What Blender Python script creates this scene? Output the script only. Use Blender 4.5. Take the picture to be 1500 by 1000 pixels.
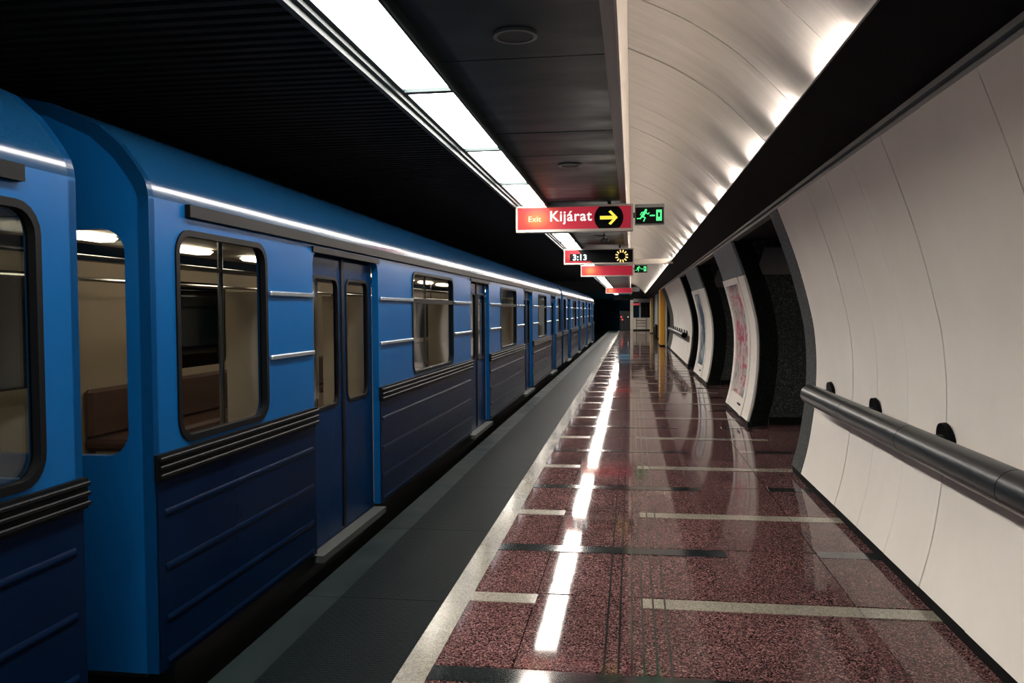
import bpy, bmesh, math, random
from mathutils import Vector, Matrix
from mathutils.geometry import tessellate_polygon

random.seed(7)
for o in list(bpy.data.objects):
    bpy.data.objects.remove(o, do_unlink=True)
S = bpy.context.scene
COL = S.collection
PI = math.pi

# ------------------------------------------------------------------ camera
F_PX = 1220.0
CAM_H = 1.62
yw = Vector((175 / F_PX, 45 / F_PX, -1)).normalized()      # world +Y in camera space
zw = Vector((1, .006, 0)).cross(yw).normalized()
xw = yw.cross(zw)
cam = bpy.data.cameras.new('camera')
cam.sensor_width = 36.0
cam.lens = F_PX / 1500 * 36.0
cam.clip_start = .05
cam.clip_end = 400
camo = bpy.data.objects.new('camera', cam)
COL.objects.link(camo)
camo.matrix_world = Matrix.Translation((0, 0, CAM_H)) @ Matrix((xw, yw, zw)).to_4x4()
S.camera = camo

# ------------------------------------------------------------------ world, exposure
W = bpy.data.worlds.new('world')
S.world = W
W.use_nodes = True
W.node_tree.nodes['Background'].inputs[0].default_value = (.02, .07, .1, 1)
W.node_tree.nodes['Background'].inputs[1].default_value = 4.0
S.view_settings.view_transform = 'Standard'
S.view_settings.look = 'None'
S.view_settings.gamma = 1
S.view_settings.use_curve_mapping = False
S.view_settings.exposure = 0.0
STRIP_L = 34.0       # radiance of the ceiling light panels
TUBE_L = 115.0        # radiance of the tubes in the trough
TRAIN_L = 7.0        # radiance of the lamps inside the train

# ------------------------------------------------------------------ materials
MATS = {}
def mat(name, col=(.5, .5, .5), rough=.5, metal=0, spec=.5, coat=0, emit=None, es=0):
    m = bpy.data.materials.new(name)
    m.use_nodes = True
    b = m.node_tree.nodes['Principled BSDF']
    b.inputs['Base Color'].default_value = (*col, 1)
    b.inputs['Roughness'].default_value = rough
    b.inputs['Metallic'].default_value = metal
    b.inputs['Specular IOR Level'].default_value = spec
    b.inputs['Coat Weight'].default_value = coat
    b.inputs['Coat Roughness'].default_value = .08
    if emit:
        b.inputs['Emission Color'].default_value = (*emit, 1)
        b.inputs['Emission Strength'].default_value = es
    MATS[name] = m
    return m
class NT:
    def __init__(s, m):
        s.t = m.node_tree
        s.b = s.t.nodes['Principled BSDF']
    def n(s, typ, **kw):
        nd = s.t.nodes.new(typ)
        for k, v in kw.items():
            if k.startswith('i_'):
                nd.inputs[k[2:].replace('_', ' ')].default_value = v
            else:
                setattr(nd, k, v)
        return nd
    def l(s, a, b):
        s.t.links.new(a, b)
    def ramp(s, fac, stops, interp='LINEAR'):
        r = s.n('ShaderNodeValToRGB')
        r.color_ramp.interpolation = interp
        e = r.color_ramp.elements
        while len(e) < len(stops):
            e.new(.5)
        for i, (p, c) in enumerate(stops):
            e[i].position = p
            e[i].color = (*c, 1)
        s.l(fac, r.inputs[0])
        return r
    def bump(s, h, strength, dist):
        bp = s.n('ShaderNodeBump')
        bp.inputs['Strength'].default_value = strength
        bp.inputs['Distance'].default_value = dist
        s.l(h, bp.inputs['Height'])
        s.l(bp.outputs[0], s.b.inputs['Normal'])
def wear(m, scale, c0, c1, r0=None, r1=None, stretch=(1, 1, 1), detail=5):
    """noise blend between two colours (grain / stains), in world space"""
    t = NT(m)
    g = t.n('ShaderNodeNewGeometry')
    mp = t.n('ShaderNodeMapping')
    mp.inputs['Scale'].default_value = stretch
    t.l(g.outputs['Position'], mp.inputs[0])
    nz = t.n('ShaderNodeTexNoise', i_Scale=scale, i_Detail=detail, i_Roughness=.6)
    t.l(mp.outputs[0], nz.inputs['Vector'])
    r = t.ramp(nz.outputs[0], [(.3, c0), (.7, c1)])
    t.l(r.outputs[0], t.b.inputs['Base Color'])
    if r0 is not None:
        mr = t.n('ShaderNodeMapRange')
        mr.inputs['From Min'].default_value = .3
        mr.inputs['From Max'].default_value = .7
        mr.inputs['To Min'].default_value = r0
        mr.inputs['To Max'].default_value = r1
        t.l(nz.outputs[0], mr.inputs[0])
        t.l(mr.outputs[0], t.b.inputs['Roughness'])
    return m
def speckle(m, scale, stops, rough, bump=0, wave=0):
    """terrazzo / granite: voronoi chips with random colours"""
    t = NT(m)
    g = t.n('ShaderNodeNewGeometry')
    v = t.n('ShaderNodeTexVoronoi', i_Scale=scale)
    t.l(g.outputs['Position'], v.inputs['Vector'])
    sp = t.n('ShaderNodeSeparateColor')
    t.l(v.outputs['Color'], sp.inputs[0])
    r = t.ramp(sp.outputs[0], stops, 'CONSTANT')
    v2 = t.n('ShaderNodeTexNoise', i_Scale=1.3, i_Detail=4.0)
    t.l(g.outputs['Position'], v2.inputs['Vector'])
    mr = t.ramp(v2.outputs[0], [(.3, (.72, .72, .72)), (.7, (1.1, 1.1, 1.1))])
    mx = t.n('ShaderNodeMix', data_type='RGBA', blend_type='MULTIPLY')
    mx.inputs[0].default_value = 1
    t.l(r.outputs[0], mx.inputs[6])
    t.l(mr.outputs[0], mx.inputs[7])
    t.l(mx.outputs[2], t.b.inputs['Base Color'])
    mq = t.n('ShaderNodeMapRange')
    mq.inputs['To Min'].default_value = rough * .75
    mq.inputs['To Max'].default_value = rough * 1.4
    t.l(v2.outputs[0], mq.inputs[0])
    t.l(mq.outputs[0], t.b.inputs['Roughness'])
    if wave:
        wv = t.n('ShaderNodeTexNoise', i_Scale=2.2, i_Detail=1.0)
        t.l(g.outputs['Position'], wv.inputs['Vector'])
        t.bump(wv.outputs[0], wave, .02)
    elif bump:
        t.bump(sp.outputs[1], bump, .004)
    return m

speckle(mat('terrazzo', spec=.09), 165, [(0, (.012, .009, .01)), (.3, (.07, .033, .035)), (.55, (.125, .06, .061)), (.8, (.2, .105, .102)), (.95, (.3, .19, .18))], .05, wave=.018)
speckle(mat('cream_stone'), 160, [(0, (.18, .165, .135)), (.3, (.25, .235, .195)), (.7, (.31, .29, .24)), (.93, (.15, .14, .115))], .14)
speckle(mat('black_stone'), 120, [(0, (.008, .011, .012)), (.5, (.017, .022, .024)), (.9, (.04, .05, .05))], .09)
speckle(mat('granite'), 75, [(0, (.012, .018, .018)), (.4, (.035, .045, .044)), (.7, (.075, .088, .083)), (.93, (.16, .17, .16))], .45, bump=.35)
mat('plinth', (.004, .005, .005), .7, spec=.15)
mat('black', (.004, .005, .006), .6)
wear(mat('tunnel_dark', rough=.85), 2.0, (.006, .008, .01), (.014, .018, .021))
wear(mat('soffit', rough=.7, spec=.08), 3.0, (.004, .005, .006), (.008, .009, .01))
wear(mat('wall_panel', rough=.5, spec=.1), 1.2, (.79, .755, .7), (.86, .825, .77), .45, .58)
wear(mat('wall_trim', rough=.4), 1.5, (.17, .19, .195), (.24, .26, .26))
wear(mat('vault', rough=.4, metal=.5), 1.6, (.36, .35, .345), (.5, .485, .475), .34, .46, (1, 6, 1))
wear(mat('ceiling_sheet', rough=.4, spec=.07), 1.5, (.012, .022, .028), (.02, .034, .042), .3, .46, (1, 3, 1))
wear(mat('fascia', rough=.5), 2.0, (.45, .41, .37), (.55, .5, .45))
mat('flange', (.2, .19, .19), .45)
mat('housing', (.022, .034, .038), .5, 0, .25)
mat('diffuser', (.8, .8, .8), .4, emit=(1, .93, .84), es=STRIP_L)
mat('tube', (.8, .8, .8), .4, emit=(1, .87, .74), es=TUBE_L)
mat('sign_frame', (.3, .275, .25), .45)
mat('sign_black', (.002, .002, .003), .35, spec=.06)
mat('letter_white', (.2, .2, .2), .5, spec=.1, emit=(1, .97, .95), es=.9)
mat('letter_cream', (.2, .18, .1), .5, spec=.1, emit=(1, .9, .5), es=.9)
mat('arrow_yellow', (.2, .17, .03), .5, spec=.1, emit=(1, .82, .08), es=.95)
mat('led_orange', (.8, .6, .2), .5, emit=(1, .68, .22), es=1.3)
mat('led_white', (.6, .8, .8), .5, emit=(.62, 1, 1), es=1.1)
mat('exit_green', (.1, .7, .3), .5, emit=(.04, .8, .22), es=.85)
mat('exit_box', (.13, .14, .14), .5)
mat('unlit_grey', (.09, .095, .1), .5)
mat('rail_metal', (.02, .026, .03), .32, .3, .3)
mat('speaker_grille', (.03, .034, .036), .6)
mat('speaker_ring', (.13, .14, .145), .45)
mat('yellow_paint', (.72, .36, .03), .4)
mat('pale_yellow', (.5, .37, .17), .45)
mat('grey_paint', (.27, .31, .33), .5)
mat('cream_paint', (.62, .57, .49), .5)
mat('bin_dark', (.012, .014, .016), .45)
mat('red_lamp', (.6, .02, .02), .4, emit=(1, .06, .05), es=2.0)
mat('white_lamp', (.7, .7, .7), .4, emit=(1, .95, .9), es=2.0)
mat('rail_steel', (.2, .19, .18), .35, 1)
# train
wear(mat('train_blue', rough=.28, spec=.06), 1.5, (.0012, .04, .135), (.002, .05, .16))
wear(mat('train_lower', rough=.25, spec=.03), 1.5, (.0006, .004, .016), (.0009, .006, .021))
mat('train_roof', (.002, .02, .055), .16, spec=.25)
mat('rubber', (.0025, .003, .004), .45, spec=.05)
mat('moulding', (.32, .38, .45), .25, .85)
mat('door_blue', (.001, .01, .036), .25, spec=.03)
mat('inner_wall', (.5, .4, .3), .5)
mat('inner_ceiling', (.6, .55, .48), .5)
mat('inner_floor', (.05, .04, .035), .5)
mat('seat', (.085, .04, .03), .5)
mat('chrome', (.6, .6, .6), .2, 1)
mat('train_lamp', (.8, .8, .8), .4, emit=(1, .84, .64), es=TRAIN_L)
mat('under_black', (.006, .007, .008), .7)
mat('sill', (.04, .045, .043), .45, .3)

# safety strip with a raised chevron pattern
m = mat('tactile', (.022, .034, .036), .5, spec=.03)
t = NT(m)
g = t.n('ShaderNodeNewGeometry')
br = t.n('ShaderNodeTexBrick', i_Scale=1.0)
br.inputs['Brick Width'].default_value = .05
br.inputs['Row Height'].default_value = .025
br.inputs['Mortar Size'].default_value = .0045
br.inputs['Mortar Smooth'].default_value = .6
br.inputs['Color1'].default_value = (1, 1, 1, 1)
br.inputs['Color2'].default_value = (.8, .8, .8, 1)
br.inputs['Mortar'].default_value = (0, 0, 0, 1)
t.l(g.outputs['Position'], br.inputs['Vector'])
rr = t.ramp(br.outputs['Color'], [(0, (.0006, .0014, .002)), (1, (.0025, .006, .007))])
t.l(rr.outputs[0], t.b.inputs['Base Color'])
t.bump(br.outputs['Color'], .6, .004)
wear(mat('edge_stone', rough=.35, spec=.05), 3.0, (.005, .009, .01), (.01, .016, .017), .3, .45)

# backlit red sign face: yellow lamp glow near its left end painted into the emission
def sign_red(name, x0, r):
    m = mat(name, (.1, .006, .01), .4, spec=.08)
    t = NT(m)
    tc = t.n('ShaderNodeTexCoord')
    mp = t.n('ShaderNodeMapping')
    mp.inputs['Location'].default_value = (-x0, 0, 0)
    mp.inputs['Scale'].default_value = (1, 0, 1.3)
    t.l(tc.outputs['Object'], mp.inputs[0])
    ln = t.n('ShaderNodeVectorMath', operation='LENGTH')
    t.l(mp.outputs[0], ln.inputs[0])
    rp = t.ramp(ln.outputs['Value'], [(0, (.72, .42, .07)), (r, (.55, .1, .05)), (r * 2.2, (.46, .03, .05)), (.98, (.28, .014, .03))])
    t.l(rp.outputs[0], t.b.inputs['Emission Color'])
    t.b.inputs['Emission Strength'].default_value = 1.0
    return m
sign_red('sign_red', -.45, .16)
sign_red('board_reflection', -.55, .05)  # clock board: painted reflection, not a backlit face
MATS['board_reflection'].node_tree.nodes['Principled BSDF'].inputs['Emission Strength'].default_value = .55

# thin clear glass: tinted transparency with a mirror coat by fresnel
def glass(name, tint):
    m = bpy.data.materials.new(name)
    m.use_nodes = True
    nt = m.node_tree
    nt.nodes.clear()
    out = nt.nodes.new('ShaderNodeOutputMaterial')
    mx = nt.nodes.new('ShaderNodeMixShader')
    tr = nt.nodes.new('ShaderNodeBsdfTransparent')
    gl = nt.nodes.new('ShaderNodeBsdfGlossy')
    lw = nt.nodes.new('ShaderNodeLayerWeight')
    lw.inputs[0].default_value = .5
    pw = nt.nodes.new('ShaderNodeMath')
    pw.operation = 'POWER'
    pw.inputs[1].default_value = 4.0
    nt.links.new(lw.outputs['Facing'], pw.inputs[0])
    fr = nt.nodes.new('ShaderNodeMapRange')
    fr.inputs['To Min'].default_value = .03
    fr.inputs['To Max'].default_value = .7
    nt.links.new(pw.outputs[0], fr.inputs[0])
    tr.inputs[0].default_value = (*tint, 1)
    gl.inputs['Roughness'].default_value = .04
    nt.links.new(fr.outputs[0], mx.inputs[0])
    nt.links.new(tr.outputs[0], mx.inputs[1])
    nt.links.new(gl.outputs[0], mx.inputs[2])
    nt.links.new(mx.outputs[0], out.inputs[0])
    MATS[name] = m
glass('glass', (.8, .82, .8))
glass('dark_glass', (.12, .15, .16))

def poster(name, stops, seed):
    m = mat(name, rough=.3)
    t = NT(m)
    tc = t.n('ShaderNodeTexCoord')
    mp = t.n('ShaderNodeMapping')
    mp.inputs['Location'].default_value = (seed, seed, seed)
    mp.inputs['Scale'].default_value = (1, 1.5, 3.2)
    t.l(tc.outputs['Object'], mp.inputs[0])
    nz = t.n('ShaderNodeTexNoise', i_Scale=.85, i_Detail=3.5, i_Distortion=.5)
    t.l(mp.outputs[0], nz.inputs['Vector'])
    r = t.ramp(nz.outputs[0], stops, 'CONSTANT')
    t.l(r.outputs[0], t.b.inputs['Base Color'])
poster('poster_pink', [(0, (.05, .12, .13)), (.36, (.5, .5, .47)), (.47, (.55, .07, .14)), (.53, (.62, .58, .55)), (.62, (.45, .05, .1)), (.68, (.08, .1, .1))], 3.1)
poster('poster_blue', [(0, (.5, .52, .5)), (.4, (.12, .2, .28)), (.5, (.03, .07, .12)), (.6, (.3, .36, .4)), (.7, (.05, .08, .1))], 8.4)

# ------------------------------------------------------------------ mesh helpers
def finish(bm, name, material, smooth=None):
    bmesh.ops.recalc_face_normals(bm, faces=bm.faces)
    me = bpy.data.meshes.new(name)
    bm.to_mesh(me)
    bm.free()
    mm = material if isinstance(material, (list, tuple)) else [material]
    for x in mm:
        me.materials.append(MATS[x])
    if smooth is not None:
        for p in me.polygons:
            p.use_smooth = True
        me.set_sharp_from_angle(angle=math.radians(smooth))
    return me
def ob(name, me, parent=None, loc=(0, 0, 0), rot=(0, 0, 0)):
    o = bpy.data.objects.new(name, me)
    COL.objects.link(o)
    o.parent = parent
    o.location = loc
    o.rotation_euler = rot
    return o
def empty(name, loc=(0, 0, 0), rz=0):
    o = ob(name, None, None, loc, (0, 0, rz))
    o.empty_display_size = .2
    return o
def tag(o, label, cat, group=None):
    o['label'] = label
    o['category'] = cat
    if group:
        o['group'] = group
    return o
def struct(o, label=None):
    o['kind'] = 'structure'
    if label:
        o['label'] = label
    return o
def box(bm, x0, x1, y0, y1, z0, z1, bev=0):
    v = [bm.verts.new((x, y, z)) for x in (x0, x1) for y in (y0, y1) for z in (z0, z1)]
    fs = []
    for q in ((0, 1, 3, 2), (4, 6, 7, 5), (0, 4, 5, 1), (2, 3, 7, 6), (0, 2, 6, 4), (1, 5, 7, 3)):
        fs.append(bm.faces.new([v[i] for i in q]))
    if bev:
        es = list({e for f in fs for e in f.edges})
        bmesh.ops.bevel(bm, geom=es, offset=bev, segments=1, affect='EDGES')
    return fs
def boxme(name, material, *a, bev=0):
    bm = bmesh.new()
    box(bm, *a, bev=bev)
    return finish(bm, name, material)
def loft(bm, rings, closed=True, caps=True):
    """rings: lists of points of equal length"""
    R = [[bm.verts.new(p) for p in r] for r in rings]
    n = len(R[0])
    for a, b in zip(R[:-1], R[1:]):
        for i in range(n if closed else n - 1):
            j = (i + 1) % n
            bm.faces.new((a[i], a[j], b[j], b[i]))
    if caps and closed:
        bm.faces.new(R[0])
        bm.faces.new(R[-1][::-1])
def prism_y(bm, poly, y0, y1):
    loft(bm, [[(x, y0, z) for x, z in poly], [(x, y1, z) for x, z in poly]])
def tube(bm, pts, r, n=12):
    rings = []
    for i, p in enumerate(pts):
        p = Vector(p)
        a = Vector(pts[max(i - 1, 0)])
        b = Vector(pts[min(i + 1, len(pts) - 1)])
        d = (b - a).normalized()
        u = d.cross(Vector((0, 0, 1)) if abs(d.z) < .9 else Vector((1, 0, 0))).normalized()
        w = d.cross(u)
        rings.append([p + r * (math.cos(2 * PI * k / n) * u + math.sin(2 * PI * k / n) * w) for k in range(n)])
    loft(bm, rings)
def tubeme(name, material, pts, r, n=12):
    bm = bmesh.new()
    tube(bm, pts, r, n)
    return finish(bm, name, material, 40)
def rrect(cx, cy, w, h, r, n=5):
    pts = []
    for qx, qy, a0 in ((1, 1, 0), (-1, 1, 90), (-1, -1, 180), (1, -1, 270)):
        for k in range(n + 1):
            a = math.radians(a0 + 90 * k / n)
            pts.append((cx + qx * (w / 2 - r) + r * math.cos(a), cy + qy * (h / 2 - r) + r * math.sin(a)))
    return pts
def plate(outer, holes, thick, axis):
    """plate with holes; 2D points (a, b): axis 'x': (y, z) spread, thickness to -x; axis 'y': (x, z), thickness to +y"""
    bm = bmesh.new()
    loops = [outer] + holes
    tris = tessellate_polygon([[Vector((a, b, 0)) for a, b in lp] for lp in loops])
    flat = [p for lp in loops for p in lp]
    def P(p, d):
        return (-d, p[0], p[1]) if axis == 'x' else (p[0], d, p[1])
    A = [bm.verts.new(P(p, 0)) for p in flat]
    B = [bm.verts.new(P(p, thick)) for p in flat]
    for t_ in tris:
        try:
            bm.faces.new([A[i] for i in t_])
            bm.faces.new([B[i] for i in reversed(t_)])
        except ValueError:
            pass
    k = 0
    for lp in loops:
        n = len(lp)
        for i in range(n):
            a, b = k + i, k + (i + 1) % n
            bm.faces.new((A[a], A[b], B[b], B[a]))
        k += n
    return bm
def ring2d(outer, inner, d0, d1, axis):
    """frame between two outlines of equal point count"""
    bm = bmesh.new()
    def P(p, d):
        return (-d, p[0], p[1]) if axis == 'x' else (p[0], d, p[1])
    R = [[bm.verts.new(P(p, d)) for p in lp] for lp, d in ((outer, d0), (inner, d0), (inner, d1), (outer, d1))]
    n = len(outer)
    for q in range(4):
        a, b = R[q], R[(q + 1) % 4]
        for i in range(n):
            j = (i + 1) % n
            bm.faces.new((a[i], a[j], b[j], b[i]))
    return bm
def poly_plate(pts, d0, d1, name, material):
    """flat shape in the XZ plane (facing -Y), between y = d0 and d1"""
    bm = bmesh.new()
    loft(bm, [[(x, d0, z) for x, z in pts], [(x, d1, z) for x, z in pts]])
    return finish(bm, name, material)
def text_mesh(body, size, bold, material, width=None):
    cu = bpy.data.curves.new('lettering', 'FONT')
    cu.body = body
    cu.size = size
    cu.offset = bold
    cu.extrude = .002
    cu.space_character = 1.08
    cu.align_x = 'CENTER'
    cu.align_y = 'CENTER'
    o = bpy.data.objects.new('lettering', cu)
    COL.objects.link(o)
    bpy.context.view_layer.update()
    dg = bpy.context.evaluated_depsgraph_get()
    me = bpy.data.meshes.new_from_object(o.evaluated_get(dg))
    bpy.data.objects.remove(o, do_unlink=True)
    xs = [v.co.x for v in me.vertices]
    ys = [v.co.y for v in me.vertices]
    cx, cy = (min(xs) + max(xs)) / 2, (min(ys) + max(ys)) / 2
    s = width / (max(xs) - min(xs)) if width else 1
    for v in me.vertices:
        v.co = ((v.co.x - cx) * s, -v.co.z, (v.co.y - cy) * s)
    me.materials.clear()
    me.materials.append(MATS[material])
    return me
def copy_tree(o, parent=None):
    c = o.copy()
    COL.objects.link(c)
    c.parent = parent
    for ch in list(o.children):
        copy_tree(ch, c)
    return c

# ================================================================== SETTING
Y0, Y1 = -6.0, 70.0

# ---- floor
bm = bmesh.new()
box(bm, -1.84, 5.0, Y0, Y1, -.5, -.03)
floor = struct(ob('floor', finish(bm, 'floor', 'black_stone')), 'polished platform floor of red speckled terrazzo with cream and black strips')
# rows: joint every metre, cream strips on the even rows, black on the odd ones
ROW0 = 4.6 - 11
cols = ((-.898, -.541), (-.535, 1.208), (1.214, 5.0))
slab_me = []
for a, b in cols:
    w = b - a
    slab_me.append(boxme('floor_slab', 'terrazzo', -w / 2, w / 2, -.4985, .4985, -.03, 0))
r = 0
y = ROW0 + .5
while y < Y1:
    for (a, b), me in zip(cols, slab_me):
        ob('floor_slab', me, floor, ((a + b) / 2, y, 0), (random.gauss(0, .0011), random.gauss(0, .0011), 0))
    y += 1.01
for nm, me, x, dy, ph in (
        ('cream_strip', boxme('cream_strip', 'cream_stone', -.185, .185, -.075, .075, -.02, .0035), -.715, 0, 0),
        ('cream_strip', boxme('cream_strip', 'cream_stone', -.58, .58, -.075, .075, -.02, .0035), .63, 0, 0),
        ('cream_strip', boxme('cream_strip', 'cream_stone', -.19, .27, -.075, .075, -.02, .0035), 1.405, 0, 0),
        ('black_strip', boxme('black_strip', 'black_stone', -.76, .76, -.075, .075, -.02, .0035), -.14, 1.01, 0),
        ('black_strip', boxme('black_strip', 'black_stone', -.19, .4, -.075, .075, -.02, .0035), 1.41, 1.07, 0)):
    for k in range(-2, 31):
        yy = 4.61 + dy + 2.02 * k
        if Y0 < yy < Y1:
            ob(nm, me, floor, (x, yy, 0))
for x in (-.125, -.06, 0, .056, .116, .18):
    ob('guide_line', boxme('guide_line', 'black_stone', -.005, .005, -1, 64, -.01, .005), floor, (x, 0, 0))
bs = boxme('border_stripe', 'cream_stone', -.07, .07, 0, 1.497, -.03, .002)
ts = boxme('safety_strip', 'tactile', -.3, .3, 0, 1.497, -.03, .003)
es_ = boxme('edge_stone', 'edge_stone', -.1, .1, 0, 1.497, -.2, .001)
yy = Y0
while yy < Y1 - 1:
    ob('border_stripe', bs, floor, (-.97, yy, 0))
    ob('safety_strip', ts, floor, (-1.342, yy, 0))
    ob('edge_stone', es_, floor, (-1.744, yy, 0))
    yy += 1.5

# ---- track bed, tunnel wall and slatted ceiling over the track
bm = bmesh.new()
box(bm, -5.4, -1.84, -18, 110, -1.35, -1.15)
bed = struct(ob('floor_track_bed', finish(bm, 'track_bed', 'tunnel_dark')))
for x in (-4.06, -2.54):
    ob('track_rail', boxme('track_rail', 'rail_steel', x - .035, x + .035, -18, 108, -1.15, -1.0), bed)
struct(ob('wall_platform_edge', boxme('wall_platform_edge', 'tunnel_dark', -1.83, -1.7, Y0, Y1, -1.15, -.2)))
struct(ob('wall_left', boxme('wall_left', 'tunnel_dark', -5.6, -5.4, -18, 110, -1.35, 3.6)))
struct(ob('wall_tunnel_end', boxme('wall_tunnel_end', 'tunnel_dark', -5.6, 5.0, 110, 110.2, -1.35, 4.2)))
tc_ = struct(ob('ceiling_track', boxme('ceiling_track', 'tunnel_dark', -5.5, -1.425, -18, 110, 3.12, 3.3)), 'dark slatted ceiling above the track')
bm = bmesh.new()
yy = Y0
while yy < 40:
    box(bm, -5.4, -1.43, yy, yy + .055, 3.06, 3.119)
    yy += .11
sl = ob('slats', finish(bm, 'slats', 'tunnel_dark'), tc_)
sl['kind'] = 'stuff'

# ---- flat ceiling sheets between light strip and fascia
CZ = 2.92
ceil = struct(ob('ceiling', boxme('ceiling', 'black', -1.0, -.06, Y0, Y1, CZ + .03, CZ + .2)), 'dark grey flat sheet ceiling above the platform')
me = boxme('ceiling_sheet', 'ceiling_sheet', -.985, -.132, 0, .893, CZ, CZ + .03)
yy = 4.3 - .9 * 11
while yy < Y1 - .9:
    ob('ceiling_sheet', me, ceil, (0, yy, random.uniform(0, .002)), (random.gauss(0, .0012), 0, 0))
    yy += .9
struct(ob('trim_1', boxme('flange', 'flange', -.132, -.07, Y0, Y1, CZ - .012, CZ + .03)), 'grey flange along the flat ceiling edge')
bm = bmesh.new()
prism_y(bm, [(-.072, CZ - .02), (-.06, CZ - .02), (-.028, 3.86), (-.06, 3.86)], Y0, Y1)
struct(ob('trim_2', finish(bm, 'fascia', 'fascia')), 'warm lit pale fascia beside the vaulted ceiling')

# ---- light strip housing: shallow rail on the left, drop rim on the right
bm = bmesh.new()
prism_y(bm, [(-1.42, CZ - .04), (-1.405, CZ - .055), (-1.375, CZ - .055), (-1.37, CZ - .03), (-1.345, CZ - .03), (-1.34, CZ - .012), (-1.312, CZ - .012), (-1.312, CZ + .06), (-1.42, CZ + .06)], Y0, Y1)
struct(ob('trim_3', finish(bm, 'housing', 'housing')), 'metal edge rail along the left side of the light strip')
struct(ob('trim_4', boxme('housing', 'housing', -1.002, -.985, Y0, Y1, CZ - .058, CZ + .06)), 'thin metal rim along the right side of the light strip')
struct(ob('ceiling_light_recess', boxme('recess', 'black', -1.42, -.985, Y0, Y1, CZ + .06, CZ + .2)), 'closed top of the light strip recess')

# ---- vault of curved sheets
def catmull(P, n):
    out = []
    Q = [P[0]] + P + [P[-1]]
    for i in range(1, len(Q) - 2):
        for k in range(n):
            t_ = k / n
            p0, p1, p2, p3 = (Vector(q) for q in Q[i - 1:i + 3])
            out.append(tuple(.5 * ((2 * p1) + (-p0 + p2) * t_ + (2 * p0 - 5 * p1 + 4 * p2 - p3) * t_ ** 2 + (-p0 + 3 * p1 - 3 * p2 + p3) * t_ ** 3)))
    out.append(tuple(P[-1]))
    return out
VP = catmull([(-.03, 3.84), (.34, 3.66), (.67, 3.44), (.9, 3.23), (1.08, 3.04), (1.28, 2.81)], 4)
def shell(prof, y0, y1, off, name, material, smooth=40):
    """sheet following a profile (x, z), thickness off to the outside (+normal to the right of travel)"""
    n = len(prof)
    back = []
    for i in range(n):
        a, b = Vector(prof[max(i - 1, 0)]), Vector(prof[min(i + 1, n - 1)])
        d = (b - a).normalized()
        back.append((prof[i][0] - d.y * off, prof[i][1] + d.x * off))
    bm = bmesh.new()
    prism_y(bm, list(prof) + back[::-1], y0, y1)
    return finish(bm, name, material, smooth)
vault = struct(ob('ceiling_vault', shell([(x + .03, z + .03) for x, z in VP], Y0, Y1, .05, 'vault_back', 'black')), 'curved vault of pale sheets lit from the trough')
me = shell(VP, .003, .597, .012, 'vault_sheet', 'vault')
yy = Y0
while yy < Y1 - .6:
    ob('vault_sheet', me, vault, (random.uniform(0, .003), yy, random.uniform(0, .004)), (random.gauss(0, .002), 0, 0))
    yy += .6

# ---- trough with lip above the wall
bm = bmesh.new()
prism_y(bm, [(1.37, 2.66), (.95, 2.82), (1.0, 2.885), (1.012, 2.88), (.975, 2.832), (1.3, 2.71), (1.37, 2.78)], Y0, Y1)  # upper lip flare is unseen, added to keep vault light off the wall
struct(ob('trim_5', finish(bm, 'light_trough', 'soffit')), 'black sloping trough hiding the vault lamps')
bm = bmesh.new()
prism_y(bm, [(.944, 2.814), (.952, 2.812), (.956, 2.826), (.949, 2.826)], Y0, Y1)
struct(ob('trim_6', finish(bm, 'lip', 'wall_trim')), 'thin grey lip along the trough edge')
bm = bmesh.new()
prism_y(bm, [(1.365, 2.575), (1.365, 2.605), (1.385, 2.61), (1.385, 2.625), (1.36, 2.63), (1.36, 2.66), (1.45, 2.66), (1.45, 2.575)], Y0, 40)
struct(ob('trim_7', finish(bm, 'head_trim', 'wall_trim')), 'grey ridged head trim above the wall panels')
struct(ob('ceiling_passage', boxme('passage_ceiling', 'tunnel_dark', 1.4, 5.0, Y0, Y1, 2.6, 2.9)), 'dark ceiling of the cross passages')
struct(ob('wall_right_hall', boxme('hall_wall', 'tunnel_dark', 5.0, 5.2, Y0, Y1, -.5, 2.9)), 'dark far wall behind the cross passages')
me = boxme('fluorescent_tube', 'tube', -.018, .018, 0, .8, -.018, .018, bev=.008)
k = 0
yy = 3.0 - 1.42 * 5
while yy < Y1 - 2:
    o = ob('fluorescent_tube', me, None, (1.09, yy, 2.945))
    tag(o, 'fluorescent tube hidden in the trough that lights the vault', 'lamp', 'tubes in the vault trough')
    yy += 1.42

# ---- right wall: pylons with curved panels
WP = [(1.585, .07), (1.64, .28), (1.68, .51), (1.712, .8), (1.72, 1.11), (1.705, 1.36), (1.67, 1.58), (1.57, 1.97), (1.47, 2.27), (1.355, 2.575)]
WPS = catmull(WP, 3)
def pylon(name, y0, y1, splay, label):
    """granite core; splay: the end towards the camera is cut back"""
    rings = []
    for x, z in [(1.62, .0), (1.62, .07)] + [(x + .035, z) for x, z in WPS] + [(1.4, 2.6)]:
        s = (.3, .35) if splay else (0.001, 0.001)
        rings.append([(x, y0, z), (x + s[0], y0 + s[1], z), (3.3, y0 + s[1] + .001, z), (3.3, y1, z), (x, y1, z)])
    bm = bmesh.new()
    loft(bm, rings)
    o = ob(name, finish(bm, 'pylon', 'granite', 25))
    struct(o, label)
    return o
def plinth(p, y0, y1):
    ob('plinth', boxme('plinth', 'plinth', 1.595, 1.66, y0, y1, 0, .069), p)
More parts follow.
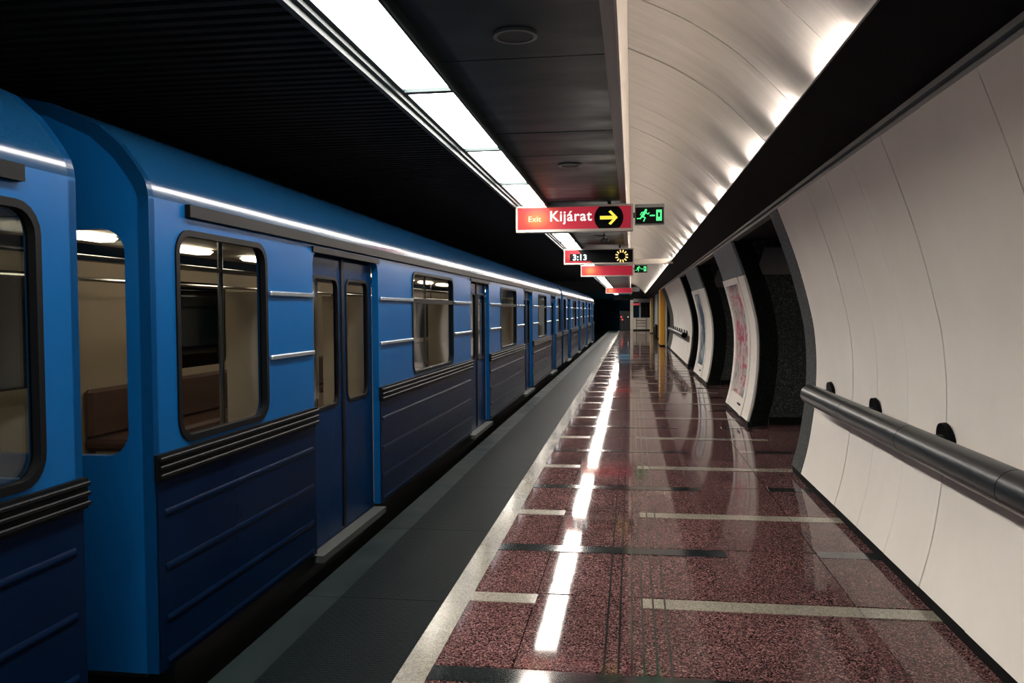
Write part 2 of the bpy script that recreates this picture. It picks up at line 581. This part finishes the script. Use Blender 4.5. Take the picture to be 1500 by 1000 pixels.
def panels(p, ys, flip=False):
    cache = {}
    for a, b in zip(ys[:-1], ys[1:]):
        w = round(b - a, 3)
        if w not in cache:
            cache[w] = shell(WPS, .004, w - .004, -.012, 'wall_panel', 'wall_panel')
        ob('wall_panel', cache[w], p, (random.uniform(0, .003), a, 0), (0, 0, random.gauss(0, .0012)))
pn = pylon('wall_right', Y0, 8.6, False, 'curved white panelled wall with a leaning rail')
panels(pn, [8.2 - .05 - .655 * k for k in range(21, -1, -1)])
ob('granite_edging', shell(WPS, 8.16, 8.6, -.02, 'granite_edging', 'granite'), pn)
plinth(pn, Y0, 8.6)
# end granite face tile rows in the passages
def passage_face(p, y0):
    """painted head panel above the granite on the face towards the camera"""
    bm = bmesh.new()
    rings = [[(1.74, y0, 2.12), (3.3, y0, 2.12), (3.3, y0 + .03, 2.12), (1.74, y0 + .03, 2.12)],
             [(1.86, y0, 2.5), (3.3, y0, 2.5), (3.3, y0 + .03, 2.5), (1.86, y0 + .03, 2.5)]]
    loft(bm, rings)
    ob('head_panel', finish(bm, 'head_panel', 'wall_trim'), p)
    ob('plinth', boxme('plinth', 'plinth', 1.93, 3.3, y0 - .015, y0 + .02, 0, .1), p)
P2 = pylon('wall_right', 11.85, 14.4, True, 'granite pylon holding the pink poster')
plinth(P2, 11.85, 14.4)
passage_face(P2, 12.17)
P3 = pylon('wall_right', 18.3, 21.8, True, 'granite pylon holding the blue poster')
plinth(P3, 18.3, 21.8)
passage_face(P3, 18.62)
P4 = pylon('wall_right', 24.3, 38.2, True, 'far granite pylon with white panels and a rail')
panels(P4, [24.45 + .655 * k for k in range(17)])
ob('granite_edging', shell(WPS, 34.95, 38.2, -.02, 'granite_edging', 'granite'), P4)
plinth(P4, 24.3, 38.2)
passage_face(P4, 24.62)
P5 = struct(ob('wall_right', boxme('pier', 'tunnel_dark', 1.72, 3.3, 41, Y1, 0, 2.6)), 'dark far stretch of wall beyond the yellow column')

# ================================================================== THINGS
# ---- metro cars (local: x = 0 at the platform side, y 0..L, z as in the world)
L = 20.16
def strip(bm, y0, y1, z0, z1, d):
    box(bm, -.002, d, y0, y1, z0, z1)
DOORS = [2.43, 7.53, 12.63, 17.73]
DW = 1.34
WINS = [(5.0 - .02, 1.72), (10.08, 1.72), (15.18, 1.72)]
ENDW = [(.645, .89), (L - .645, .89)]
WZ0, WZ1 = 1.06, 1.98
ROOF = [(0, 2.09), (-.004, 2.13), (-.014, 2.165), (-.034, 2.2), (-.065, 2.245), (-.12, 2.315), (-.22, 2.4), (-.42, 2.49), (-.72, 2.56), (-1.05, 2.6), (-1.35, 2.61)]
ROOF = ROOF + [(-2.7 - x, z) for x, z in ROOF[-2::-1]]
def make_car():
    root = empty('metro_car')
    holes = [rrect(c, (WZ0 + WZ1) / 2, w, WZ1 - WZ0, .1) for c, w in WINS + ENDW]
    # side wall facing the platform: upper sheet, with notches for the doors
    outer = [(0, .12)]
    for d in DOORS:
        a, b = d - DW / 2, d + DW / 2
        outer += [(a, .12), (a, 1.93)] + [(a + .07 * (1 - math.cos(q)), 1.93 + .07 * math.sin(q)) for q in (PI / 4, PI / 2)]
        outer += [(b - .07, 2.0), (b - .07 * (1 - math.cos(PI / 4)), 1.93 + .07 * math.sin(PI / 4)), (b, 1.93), (b, .12)]
    outer += [(L, .12), (L, 2.1), (0, 2.1)]
    bm = plate(outer, holes, .05, 'x')
    side = ob('side_wall', finish(bm, 'side_wall', 'train_blue'), root)
    # lower darker skirt sheets with pressed ribs, between the doors
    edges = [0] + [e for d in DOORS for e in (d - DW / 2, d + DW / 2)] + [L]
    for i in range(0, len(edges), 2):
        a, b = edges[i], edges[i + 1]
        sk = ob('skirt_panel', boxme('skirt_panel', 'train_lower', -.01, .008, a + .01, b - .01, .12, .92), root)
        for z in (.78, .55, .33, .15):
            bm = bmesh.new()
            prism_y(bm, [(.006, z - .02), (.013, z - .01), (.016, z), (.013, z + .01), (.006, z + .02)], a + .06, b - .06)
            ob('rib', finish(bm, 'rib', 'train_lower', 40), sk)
        bl = ob('belt_rail', boxme('belt_rail', 'rubber', -.01, .02, a, b, .925, 1.035), root)
        for z in (.945, .98, 1.015):
            bm = bmesh.new()
            box(bm, .018, .034, a, b, z - .009, z + .009, bev=.004)
            ob('belt_ridge', finish(bm, 'belt_ridge', 'rubber'), bl)
    # bright mouldings between openings
    ops = sorted([(c - w / 2, c + w / 2) for c, w in WINS + ENDW] + [(d - DW / 2, d + DW / 2) for d in DOORS])
    gaps = [(a[1] + .03, b[0] - .02) for a, b in zip(ops[:-1], ops[1:])]
    for a, b in gaps:
        for z in (1.725, 1.375):
            bm = bmesh.new()
            box(bm, -.002, .02, a, b, z - .014, z + .014, bev=.006)
            ob('moulding', finish(bm, 'moulding', 'moulding'), root)
    # windows
    for c, w in WINS + ENDW:
        o_ = rrect(c, (WZ0 + WZ1) / 2, w + .02, WZ1 - WZ0 + .02, .11)
        i_ = rrect(c, (WZ0 + WZ1) / 2, w - .036, WZ1 - WZ0 - .036, .085)
        fr = ob('window_frame', finish(ring2d(o_, i_, -.008, .03, 'x'), 'window_frame', 'rubber', 30), root)
        ob('pane', finish(plate(i_, [], .006, 'x'), 'pane', 'glass'), fr, (-.02, 0, 0))
        if w > 1:
            ob('transom', boxme('transom', 'rubber', -.03, .006, c - w / 2 + .03, c + w / 2 - .03, 1.7, 1.74), fr)
    # doors: two sliding leaves each, set back
    for d in DOORS:
        for s in (-1, 1):
            c = d + s * DW / 4
            hole = rrect(c - s * .01, 1.42, .5, .88, .08)
            bm = plate([(c - DW / 4 + .004, .1), (c + DW / 4 - .004, .1), (c + DW / 4 - .004, 2.02), (c - DW / 4 + .004, 2.02)], [hole], .035, 'x')
            lf = ob('door_leaf', finish(bm, 'door_leaf', 'door_blue'), root, (-.055, 0, 0))
            inn = rrect(c - s * .01, 1.42, .46, .84, .065)
            ob('door_seal', finish(ring2d(hole, inn, -.006, .02, 'x'), 'door_seal', 'rubber', 30), lf)
            ob('door_pane', finish(plate(inn, [], .006, 'x'), 'door_pane', 'glass'), lf, (-.01, 0, 0))
            ye = c - s * (DW / 4 - .012)
            ob('edge_rubber', boxme('edge_rubber', 'rubber', -.04, .008, ye - .012, ye + .012, .12, 2.0), lf)
        ob('door_sill', boxme('door_sill', 'sill', -.05, .045, d - DW / 2, d + DW / 2, .055, .1), root)
        ob('door_header', boxme('door_header', 'rubber', -.06, .012, d - DW / 2 - .01, d + DW / 2 + .01, 1.995, 2.03), root)
    # gutter and roof
    ob('gutter', boxme('gutter', 'rubber', -.005, .026, .28, L - .28, 2.045, 2.1), root)
    bm = bmesh.new()
    prism_y(bm, ROOF + [(x * .97 - .04, z - .05) for x, z in ROOF[::-1]], .0, L)
    ob('roof', finish(bm, 'roof', 'train_roof', 40), root)
    # end walls with windows either side of a gangway door
    for yy, sgn in ((0, 1), (L, -1)):
        outer = [(-.0, .12), (0, 2.09)] + ROOF[1:-1] + [(-2.7, 2.09), (-2.7, .12)]
        outer = [(x, z) for x, z in outer]
        hs = [rrect(-.5, 1.5, .78, .94, .1), rrect(-2.2, 1.5, .78, .94, .1), rrect(-1.35, 1.5, .5, .9, .08)]
        bm = plate(outer, hs, .04 * sgn, 'y')
        ew = ob('end_wall', finish(bm, 'end_wall', 'train_blue'), root, (0, yy, 0))
        for q, h in enumerate(hs):
            ob('end_pane', finish(plate(h, [], .006, 'y'), 'end_pane', 'glass'), ew, (0, .015 * sgn, 0))
    # far side, floor, interior
    bm = plate([(0, .12), (L, .12), (L, 2.1), (0, 2.1)], [rrect(c, 1.5, w, .9, .1) for c, w in WINS + ENDW + [(d, .9) for d in DOORS]], .05, 'x')
    fs = ob('far_side_wall', finish(bm, 'far_side', ['inner_wall']), root, (-2.65, 0, 0))
    for c, w in WINS + ENDW + [(d, .9) for d in DOORS]:
        ob('far_pane', finish(plate(rrect(c, 1.5, w, .9, .1), [], .006, 'x'), 'far_pane', 'dark_glass'), fs, (-.02, 0, 0))
    ob('car_floor', boxme('car_floor', 'inner_floor', -2.65, -.09, .05, L - .05, .08, .118), root)
    ob('inner_ceiling', boxme('inner_ceiling', 'inner_ceiling', -2.5, -.2, .05, L - .05, 2.2, 2.23), root)
    # lining behind the blue sheet
    for i in range(0, len(edges), 2):
        a, b = edges[i], edges[i + 1]
        ob('lining', boxme('lining', 'inner_wall', -.065, -.052, a + .04, b - .01, .12, 1.02), root)
        if b - a > 2:
            for sx in (-.075, -2.65 + .47):
                bn = ob('bench', boxme('bench', 'seat', sx - .46, sx, a + .15, b - .15, .46, .56, bev=.03), root)
                ob('bench_base', boxme('bench_base', 'inner_wall', sx - .38, sx - .02, a + .2, b - .2, .118, .46), bn)
                bx_ = sx - .08 if sx > -1 else sx - .46
                ob('bench_back', boxme('bench_back', 'seat', bx_, bx_ + .08, a + .15, b - .15, .56, .98, bev=.03), bn)
    for d in DOORS:
        for e in (-1, 1):
            for x in (-.55, -2.1):
                ob('grab_pole', tubeme('grab_pole', 'chrome', [(x, d + e * .78, .118), (x, d + e * .78, 2.2)], .017, 8), root)
            ob('partition', boxme('partition', 'inner_wall', -.5, -.07, d + e * .8 - .012, d + e * .8 + .012, .118, 1.75), root)
    for x in (-.55, -2.1):
        ob('grab_rail', tubeme('grab_rail', 'chrome', [(x, .3, 1.88), (x, L - .3, 1.88)], .016, 8), root)
    lm = boxme('ceiling_lamp', 'train_lamp', -.09, .09, -.3, .3, -.05, 0, bev=.03)
    for k in range(14):
        for x in (-.8, -1.9):
            ob('ceiling_lamp', lm, root, (x, .85 + k * 1.42, 2.2))
    # underframe and bogies
    ob('underframe', boxme('underframe', 'under_black', -2.55, -.1, .3, L - .3, -.45, .1), root)
    for y in (3.8, L - 3.8):
        bg = ob('bogie', boxme('bogie', 'under_black', -2.3, -.4, y - 1.5, y + 1.5, -.75, -.45), root)
        for dy in (-1.05, 1.05):
            ob('wheelset', tubeme('wheelset', 'rail_steel', [(-2.18, y + dy, -.6), (-.52, y + dy, -.6)], .39, 20), bg)
    for y, s in ((0, -1), (L, 1)):
        ob('coupler', boxme('coupler', 'under_black', -1.5, -1.2, min(y + s * .2, y - s * .3), max(y + s * .2, y - s * .3), -.35, -.1), root)
    return root
car = make_car()
TX = -1.95
G = 'cars of the blue metro train'
car.location = (TX, 3.17, 0)
tag(car, 'blue metro car filling the middle of the train, fully in view along the platform', 'metro car', G)
c2 = copy_tree(car)
c2.location = (TX, 2.72 - L, 0)
tag(c2, 'nearest blue metro car, cut off by the left edge of the photo', 'metro car', G)
c3 = copy_tree(car)
c3.location = (TX, 3.17 + L + .5, 0)
tag(c3, 'farthest blue metro car, small, at the tunnel end of the train', 'metro car', G)

# ---- ceiling light panels
dm = boxme('diffuser', 'diffuser', -1.31, -1.004,   .03, 1.77, CZ + .002, CZ + .04)
em = boxme('end_bar', 'housing', -1.31, -1.003, -.028, .028, CZ - .02, CZ + .05)
names = {0: 'first', 1: 'second', 2: 'third', 3: 'fourth'}
k = 0
yy = 3.0 - 1.8 * 5
while yy < 66:
    o = empty('ceiling_light', (0, yy, 0))
    ob('diffuser', dm, o)
    ob('end_bar', em, o)
    n = round((yy - 3.0) / 1.8)
    if n == 0:
        lb = 'largest white ceiling light panel, cut by the top edge of the photo'
    elif 0 < n < 4:
        lb = 'white ceiling light panel before the Kijárat sign, %s from the top of the photo' % names[n]
    elif n < 0:
        lb = 'white ceiling light panel above and behind the viewpoint'
    elif yy < 16.7:
        lb = '%s white ceiling light panel just past the Kijárat sign' % names.get(n - 4, 'last')
    elif yy < 22.7:
        lb = '%s small white ceiling light panel just past the clock board' % names.get(n - 8, 'last')
    else:
        lb = 'small white ceiling light panel far along the strip past the blank red sign'
    tag(o, lb, 'ceiling light', 'panels of the ceiling light strip')
    yy += 1.8

# ---- ceiling loudspeakers
rm = finish(ring2d([(.105 * math.cos(a * PI / 12), .105 * math.sin(a * PI / 12)) for a in range(24)],
                   [(.086 * math.cos(a * PI / 12), .086 * math.sin(a * PI / 12)) for a in range(24)], 0, .014, 'y'), 'speaker_ring', 'speaker_ring')
gm = poly_plate([(.088 * math.cos(a * PI / 12), .088 * math.sin(a * PI / 12)) for a in range(24)], .003, .01, 'grille', 'speaker_grille')
for k in range(9):
    yy = 3.93 + 3.52 * k
    o = tag(empty('ceiling_speaker', (-.54, yy, CZ - .012)),
            ['round ceiling loudspeaker nearest the viewpoint, beside the big light panel', 'second round ceiling loudspeaker, small, just before the Kijárat sign'][k] if k < 2 else 'tiny round ceiling loudspeaker far beyond the Kijárat sign',
            'loudspeaker', 'round loudspeakers in the flat ceiling')
    for nm, me in (('ring', rm), ('grille', gm)):
        ob(nm, me, o, (0, 0, 0), (PI / 2, 0, 0))

# ---- hanging signs
def sign_box(name, y, x0, x1, z0, z1, face, depth=.16, fr=.022, hang=True):
    """sign standing across the platform; origin at the middle of its front face"""
    cx, cz = (x0 + x1) / 2, (z0 + z1) / 2
    w, h = (x1 - x0), (z1 - z0)
    root = empty(name, (cx, y, cz))
    fm = ring2d([(-w / 2, -h / 2), (w / 2, -h / 2), (w / 2, h / 2), (-w / 2, h / 2)],
                [(-w / 2 + fr, -h / 2 + fr * 1.4), (w / 2 - fr, -h / 2 + fr * 1.4), (w / 2 - fr, h / 2 - fr), (-w / 2 + fr, h / 2 - fr)], 0, depth, 'y')
    ob('sign_frame', finish(fm, 'sign_frame', 'sign_frame'), root)
    f = ob('sign_face', boxme('sign_face', face, -w / 2 + fr, w / 2 - fr, .008, .02, -h / 2 + fr * 1.4, h / 2 - fr), root)
    ob('sign_back', boxme('sign_back', 'sign_frame', -w / 2 + fr, w / 2 - fr, depth - .02, depth - .004, -h / 2 + fr * 1.4, h / 2 - fr), root)
    for x in (-w * .3, w * .3):
        ob('hanger', boxme('hanger', 'housing', x - .02, x + .02, .05, .09, h / 2 - .01, CZ - cz + .005), root)
    return root, f, w, h
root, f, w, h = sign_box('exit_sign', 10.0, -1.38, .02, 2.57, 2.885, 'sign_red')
tag(root, 'large red backlit sign reading Exit Kijárat with a yellow arrow', 'sign')
X = lambda x: x + .68                      # world x to sign-local x
tm = text_mesh('Kijárat', .2, .0035, 'letter_white', .5)
ob('lettering', tm, f, (X(-.715), .004, .01))['label'] = 'bold white lettering Kijárat'
tm = text_mesh('Exit', .12, 0, 'letter_cream', .15)
ob('lettering', tm, f, (X(-1.15), .004, .0))['label'] = 'thin pale yellow lettering Exit'
hz0, hz1 = -h / 2 + .032, h / 2 - .023
pts = []
for k in range(64):
    a = 2 * PI * k / 64
    pts.append((.172 * math.cos(a), min(max(.172 * math.sin(a), hz0), hz1)))
ad = ob('arrow_disc', poly_plate(pts, 0, .004, 'arrow_disc', 'sign_black'), f, (X(-.265), .004, 0))
ad['label'] = 'black round field cut flat at top and bottom'
ar = [(-.105, -.021), (.045, -.021), (-.005, -.07), (.022, -.087), (.105, 0), (.022, .087), (-.005, .07), (.045, .021), (-.105, .021)]
ob('arrow', poly_plate(ar, -.003, 0, 'arrow', 'arrow_yellow'), ad)['label'] = 'yellow arrow pointing right'

root, f, w, h = sign_box('clock_board', 16.7, -1.34, .05, 2.55, 2.86, 'sign_black')
tag(root, 'black display board with a painted red reflection, digits 3:13 and a ring of orange dashes', 'display board')
cx = (-1.34 + .05) / 2
pl = [(-w / 2 + .024, -h / 2 + .032), (-.12, -h / 2 + .032), (-.3, .0), (-.42, h / 2 - .024), (-w / 2 + .024, h / 2 - .024)]
rf = ob('red_reflection', poly_plate(pl, .004, .008, 'red_reflection', 'board_reflection'), root)  # light strip's reflection on the black face, painted as a glowing red plate
sc = ob('digit_screen', boxme('digit_screen', 'sign_black', -.2, .2, 0, .003, -.07, .07), root, (-1.02 - cx, .001, -.015))
ob('digits', text_mesh('3:13', .13, .002, 'led_white', .27), sc, (0, -.002, 0))
db = boxme('dash', 'led_orange', -.011, .011, 0, .003, .075, .125)
for k in range(12):
    ob('dash', db, root, (-.19 - cx, .004, .0), (0, 2 * PI * (k + .5) / 12, 0))

for y, x0, x1, z0, z1, lb in ((22.7, -1.36, .05, 2.55, 2.86, 'blank red backlit sign hanging just below the clock board'),
                              (45.0, -1.36, .05, 2.55, 2.86, 'smallest blank red backlit sign, farthest along the platform')):
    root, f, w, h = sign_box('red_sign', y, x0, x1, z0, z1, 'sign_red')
    tag(root, lb, 'sign', 'blank red signs')

# running-man emergency exit signs
def disc(cx, cz, r, n=14):
    return [(cx + r * math.cos(2 * PI * k / n), cz + r * math.sin(2 * PI * k / n)) for k in range(n)]
def limb(a, b, w):
    a, b = Vector(a), Vector(b)
    d = (b - a).normalized() * w / 2
    n_ = Vector((-d.y, d.x))
    return [tuple(a - d + n_), tuple(a - d - n_), tuple(b + d - n_), tuple(b + d + n_)]
def running_man():
    bm = bmesh.new()
    shapes = [disc(-.045, .062, .014)]
    for a, b, w in (((-.055, .04), (-.085, -.005), .03), ((-.05, .035), (-.02, .015), .011), ((-.02, .015), (-.008, .03), .01),
                    ((-.06, .04), (-.095, .035), .011), ((-.095, .035), (-.108, .01), .01),
                    ((-.08, -.008), (-.055, -.03), .015), ((-.055, -.03), (-.07, -.065), .013),
                    ((-.088, -.008), (-.11, -.035), .015), ((-.11, -.035), (-.145, -.035), .013)):
        shapes.append(limb(a, b, w))
    for s_ in shapes:
        loft(bm, [[(x, 0, z) for x, z in s_], [(x, .004, z) for x, z in s_]])
    return finish(bm, 'running_figure', 'exit_green')
man = running_man()
arr = poly_plate([(.0, .006), (-.0, -.01), (.06, -.01), (.06, .006)], 0, .004, 'direction_bar', 'exit_green')
dr = finish(ring2d([(.075, -.065), (.14, -.065), (.14, .065), (.075, .065)], [(.095, -.02), (.12, -.02), (.12, .035), (.095, .035)], 0, .004, 'y'), 'door_symbol', 'exit_green')
for y, lit, lb in ((10.03, True, 'green running man emergency sign beside the Kijárat sign'),
                   (22.73, True, 'small green running man sign beside the blank red sign'),
                   (45.03, False, 'tiny unlit grey sign beside the farthest red sign')):
    root = tag(empty('emergency_exit_sign', (.252 if y > 12 else .215, y, 2.755)), lb, 'sign', 'emergency signs at the fascia')
    bx_ = ob('sign_box', boxme('sign_box', 'exit_box' if lit else 'unlit_grey', -.175, .17, 0, .09, -.115, .125), root)
    ob('bracket', boxme('bracket', 'housing', -.193, -.175, .03, .06, -.03, .03), root)
    if lit:
        ob('black_face', boxme('black_face', 'sign_black', -.165, .16, -.006, 0, -.105, .085), root)
        for nm, me in (('running_figure', man), ('direction_bar', arr), ('door_symbol', dr)):
            ob(nm, me, bx_, (0, -.012, -.01), ).scale = (1, 1, 1)

# cross beam under the vault
struct(ob('trim_8', boxme('cross_beam', 'fascia', -.03, 1.0, 20.6, 20.75, 2.76, 2.88)), 'pale cross beam under the vault')
struct(ob('wall_end', boxme('bulkhead', 'tunnel_dark', -1.43, 5.2, 70.05, 70.25, 2.5, 4.3)), 'dark bulkhead closing the vault at the far end')
struct(ob('wall_tunnel_right', boxme('tunnel_right', 'tunnel_dark', -.1, .05, 70.3, 110, -1.35, 4.2)), 'dark tunnel wall beyond the platform')
# small fitting under the ceiling
o = tag(empty('ceiling_camera', (-.46, 14.3, CZ)), 'small dark fitting hanging from the ceiling behind the Kijárat sign', 'ceiling fitting')
ob('stem', tubeme('stem', 'speaker_grille', [(0, 0, 0), (0, 0, -.08)], .015, 8), o)
ob('body', boxme('body', 'speaker_grille', -.05, .08, -.04, .04, -.13, -.07, bev=.015), o)

# ---- leaning rails
def leaning_rail(y0, y1, seg, label):
    root = tag(empty('leaning_rail', (1.55, y0, .88)), label, 'rail', 'leaning rails on the curved wall')
    y = y1
    first = True
    while y > y0 + .01:
        a = max(y - seg, y0)
        s_ = ob('rail_section', tubeme('rail_section', 'rail_metal', [(0, a - y0 + .004, 0), (0, y - y0 - .004, 0)], .085, 24), root)
        ob('joint_ring', tubeme('joint_ring', 'rubber', [(0, a - y0 - .006, 0), (0, a - y0 + .006, 0)], .0835, 24), root)
        y = a
    ob('end_cap', tubeme('end_cap', 'housing', [(0, y1 - y0 - .004, 0), (0, y1 - y0 + .008, 0)], .08, 24), root)
    return root
def bracket(root, y, y0):
    b = ob('bracket', tubeme('bracket', 'rail_metal', [(.02, y - y0, 0), (.165, y - y0, .0)], .05, 14), root)
    ob('flange', tubeme('flange', 'rubber', [(.148, y - y0, .0), (.175, y - y0, .004)], .115, 24), b)
rl = leaning_rail(Y0 + .5, 7.58, 1.32, 'dark thick metal leaning rail along the near white wall')
for k in range(9):
    bracket(rl, 7.5 - 1.33 * k, Y0 + .5)
rl = leaning_rail(25.2, 34.6, 1.32, 'short far leaning rail on the distant white panels')
for k in range(7):
    bracket(rl, 34.3 - 1.33 * k, 25.2)

# ---- poster frames on the pylons
def sub_prof(z0, z1, dx):
    P = [(x + dx, z) for x, z in WPS if z0 < z < z1]
    def at(z):
        for (xa, za), (xb, zb) in zip(WPS[:-1], WPS[1:]):
            if za <= z <= zb:
                return (xa + (xb - xa) * (z - za) / (zb - za) + dx, z)
    return [at(z0)] + P + [at(z1)]
def poster_frame(y0, y1, py0, py1, pmat, label):
    root = tag(empty('poster_frame', (0, y0, 0)), label, 'poster frame', 'curved poster frames on the pylons')
    def pc(nm, a, b, z0, z1, dx, th, mt):
        return ob(nm, shell(sub_prof(z0, z1, dx), a - y0, b - y0, -th, nm, mt), root)
    pc('side_panel', y0, py0 - .28, .075, 2.1, .0, .03, 'wall_panel')
    pc('frame_stile', py0 - .27, py0 - .1, .075, 2.1, -.02, .05, 'wall_panel')
    pc('frame_stile', py0 - .09, py0, .2, 2.1, -.005, .03, 'wall_panel')
    pc('frame_stile', py1, y1, .075, 2.1, -.02, .05, 'wall_panel')
    pc('bottom_rail', py0 - .1, py1, .075, .3, -.01, .04, 'wall_panel')
    pc('top_rail', py0 - .1, py1, 2.0, 2.1, -.02, .05, 'wall_panel')
    pc('head_panel', y0, y1, 2.11, 2.57, .0, .03, 'wall_trim')
    pc('poster', py0, py1, .3, 2.0, .01, .02, pmat)
    ob('latch', boxme('latch', 'rubber', 1.585, 1.6, py0 - .05 - y0, py0 + .22 - y0, .2, .225), root)
poster_frame(11.9, 14.35, 12.75, 14.1, 'poster_pink', 'curved white frame with a pink and white poster beside the near passage')
poster_frame(18.35, 21.75, 19.9, 21.3, 'poster_blue', 'curved white frame with a dark blue poster, farther along')

# ---- far end of the platform
def column(name, x0, x1, y, z1, mt, label, cat, edge=None, d=.25):
    root = tag(empty(name, (x0, y, 0)), label, cat)
    ob('shaft', boxme('shaft', mt, 0, x1 - x0, 0, d, .06, z1, bev=.015), root)
    ob('base', boxme('base', 'plinth', -.01, x1 - x0 + .01, -.01, d + .01, 0, .06), root)
    if edge:
        ob('edge_strip', boxme('edge_strip', edge, x1 - x0, x1 - x0 + .09, .02, d, .0, z1), root)
column('yellow_column', 1.29, 1.5, 38.4, 2.6, 'yellow_paint', 'bright yellow column at the end of the far granite wall', 'column', 'cream_paint', 2.0)
column('grey_pillar', 1.48, 1.64, 48.7, 2.6, 'grey_paint', 'grey pillar standing beyond the yellow column', 'column', None, 5)
column('pale_yellow_column', 1.34, 1.52, 60, 2.5, 'pale_yellow', 'pale yellow column at the far end of the platform', 'column', None, 2)
o = tag(empty('litter_bin', (1.36, 48.3, 0)), 'dark round-topped litter bin against the far grey pillar', 'bin')
bm = bmesh.new()
loft(bm, [[(r_ * math.cos(2 * PI * k / 16), r_ * math.sin(2 * PI * k / 16), z) for k in range(16)] for r_, z in ((.1, 0), (.115, .04), (.12, .62))])
ob('body', finish(bm, 'body', 'bin_dark', 40), o)
bm = bmesh.new()
loft(bm, [[(r_ * math.cos(2 * PI * k / 16), r_ * math.sin(2 * PI * k / 16), z) for k in range(16)] for r_, z in ((.125, .62), (.125, .7), (.1, .79), (.05, .84))])
ob('lid', finish(bm, 'lid', 'bin_dark', 40), o)

o = tag(empty('dispatcher_booth', (0, 69, 0)), 'cream booth with dark windows closing the far end of the platform', 'booth')
ob('corner_post', boxme('corner_post', 'cream_paint', -.1, .14, 0, .25, 0, 2.5), o)
for x in (.14, .4, 1.2):
    pnl = ob('lower_panel', boxme('lower_panel', 'cream_paint', x + .01, x + (.25 if x < .3 else .79 if x < 1 else .38), .02, .1, .1, 1.05), o)
for z in (.35, .6, .82):
    ob('guard_bar', boxme('guard_bar', 'bin_dark', .4, 1.2, -.03, .0, z - .02, z + .02), o)
for x in (.4, 1.18):
    ob('guard_post', boxme('guard_post', 'bin_dark', x, x + .03, -.03, .02, 0, 1.05), o)
ob('mullion', boxme('mullion', 'grey_paint', .62, .76, .0, .12, 1.05, 2.3), o)
ob('window_pane', boxme('window_pane', 'dark_glass', .14, .62, .05, .06, 1.05, 2.15), o)
ob('window_pane', boxme('window_pane', 'dark_glass', .76, 1.6, .05, .06, 1.05, 2.15), o)
ob('back_wall', boxme('back_wall', 'tunnel_dark', .1, 1.7, .9, 1.0, 0, 2.6), o)
ob('head_beam', boxme('head_beam', 'grey_paint', .14, 1.6, .02, .12, 2.3, 2.6), o)
ob('base', boxme('base', 'plinth', .1, 1.6, -.0, .1, 0, .1), o)
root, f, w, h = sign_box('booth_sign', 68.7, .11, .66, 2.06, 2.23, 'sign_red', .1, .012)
for c in list(root.children):
    if c.name.startswith('hanger'):
        bpy.data.objects.remove(c, do_unlink=True)
ob('bracket', boxme('bracket', 'housing', -.02, .02, .09, .32, -.02, .02), root)
tag(root, 'tiny red sign over the dark booth window', 'sign')
struct(ob('wall_platform_end', boxme('platform_end', 'tunnel_dark', -.95, -.1, 69.1, 69.3, 0, 1.6)), 'dark barrier at the end of the platform')
o = tag(empty('tunnel_signal', (-.78, 68.9, 0)), 'small signal with red lamps beside the dark tunnel mouth', 'signal')
ob('post', boxme('post', 'bin_dark', -.03, .03, 0, .06, 0, 1.3), o)
ob('head', boxme('head', 'bin_dark', -.12, .12, -.03, .05, .8, 1.25), o)
for z, x in ((1.12, -.05), (.9, .05)):
    ob('red_lens', tubeme('red_lens', 'red_lamp', [(x, -.03, z), (x, -.06, z)], .05, 12), o)
o = tag(empty('marker_lamp', (-.28, 69.0, 0)), 'tiny white marker lamp on the dark platform-end barrier', 'lamp')
ob('lens', tubeme('lens', 'white_lamp', [(0, .1, 1.12), (0, .05, 1.12)], .035, 12), o)
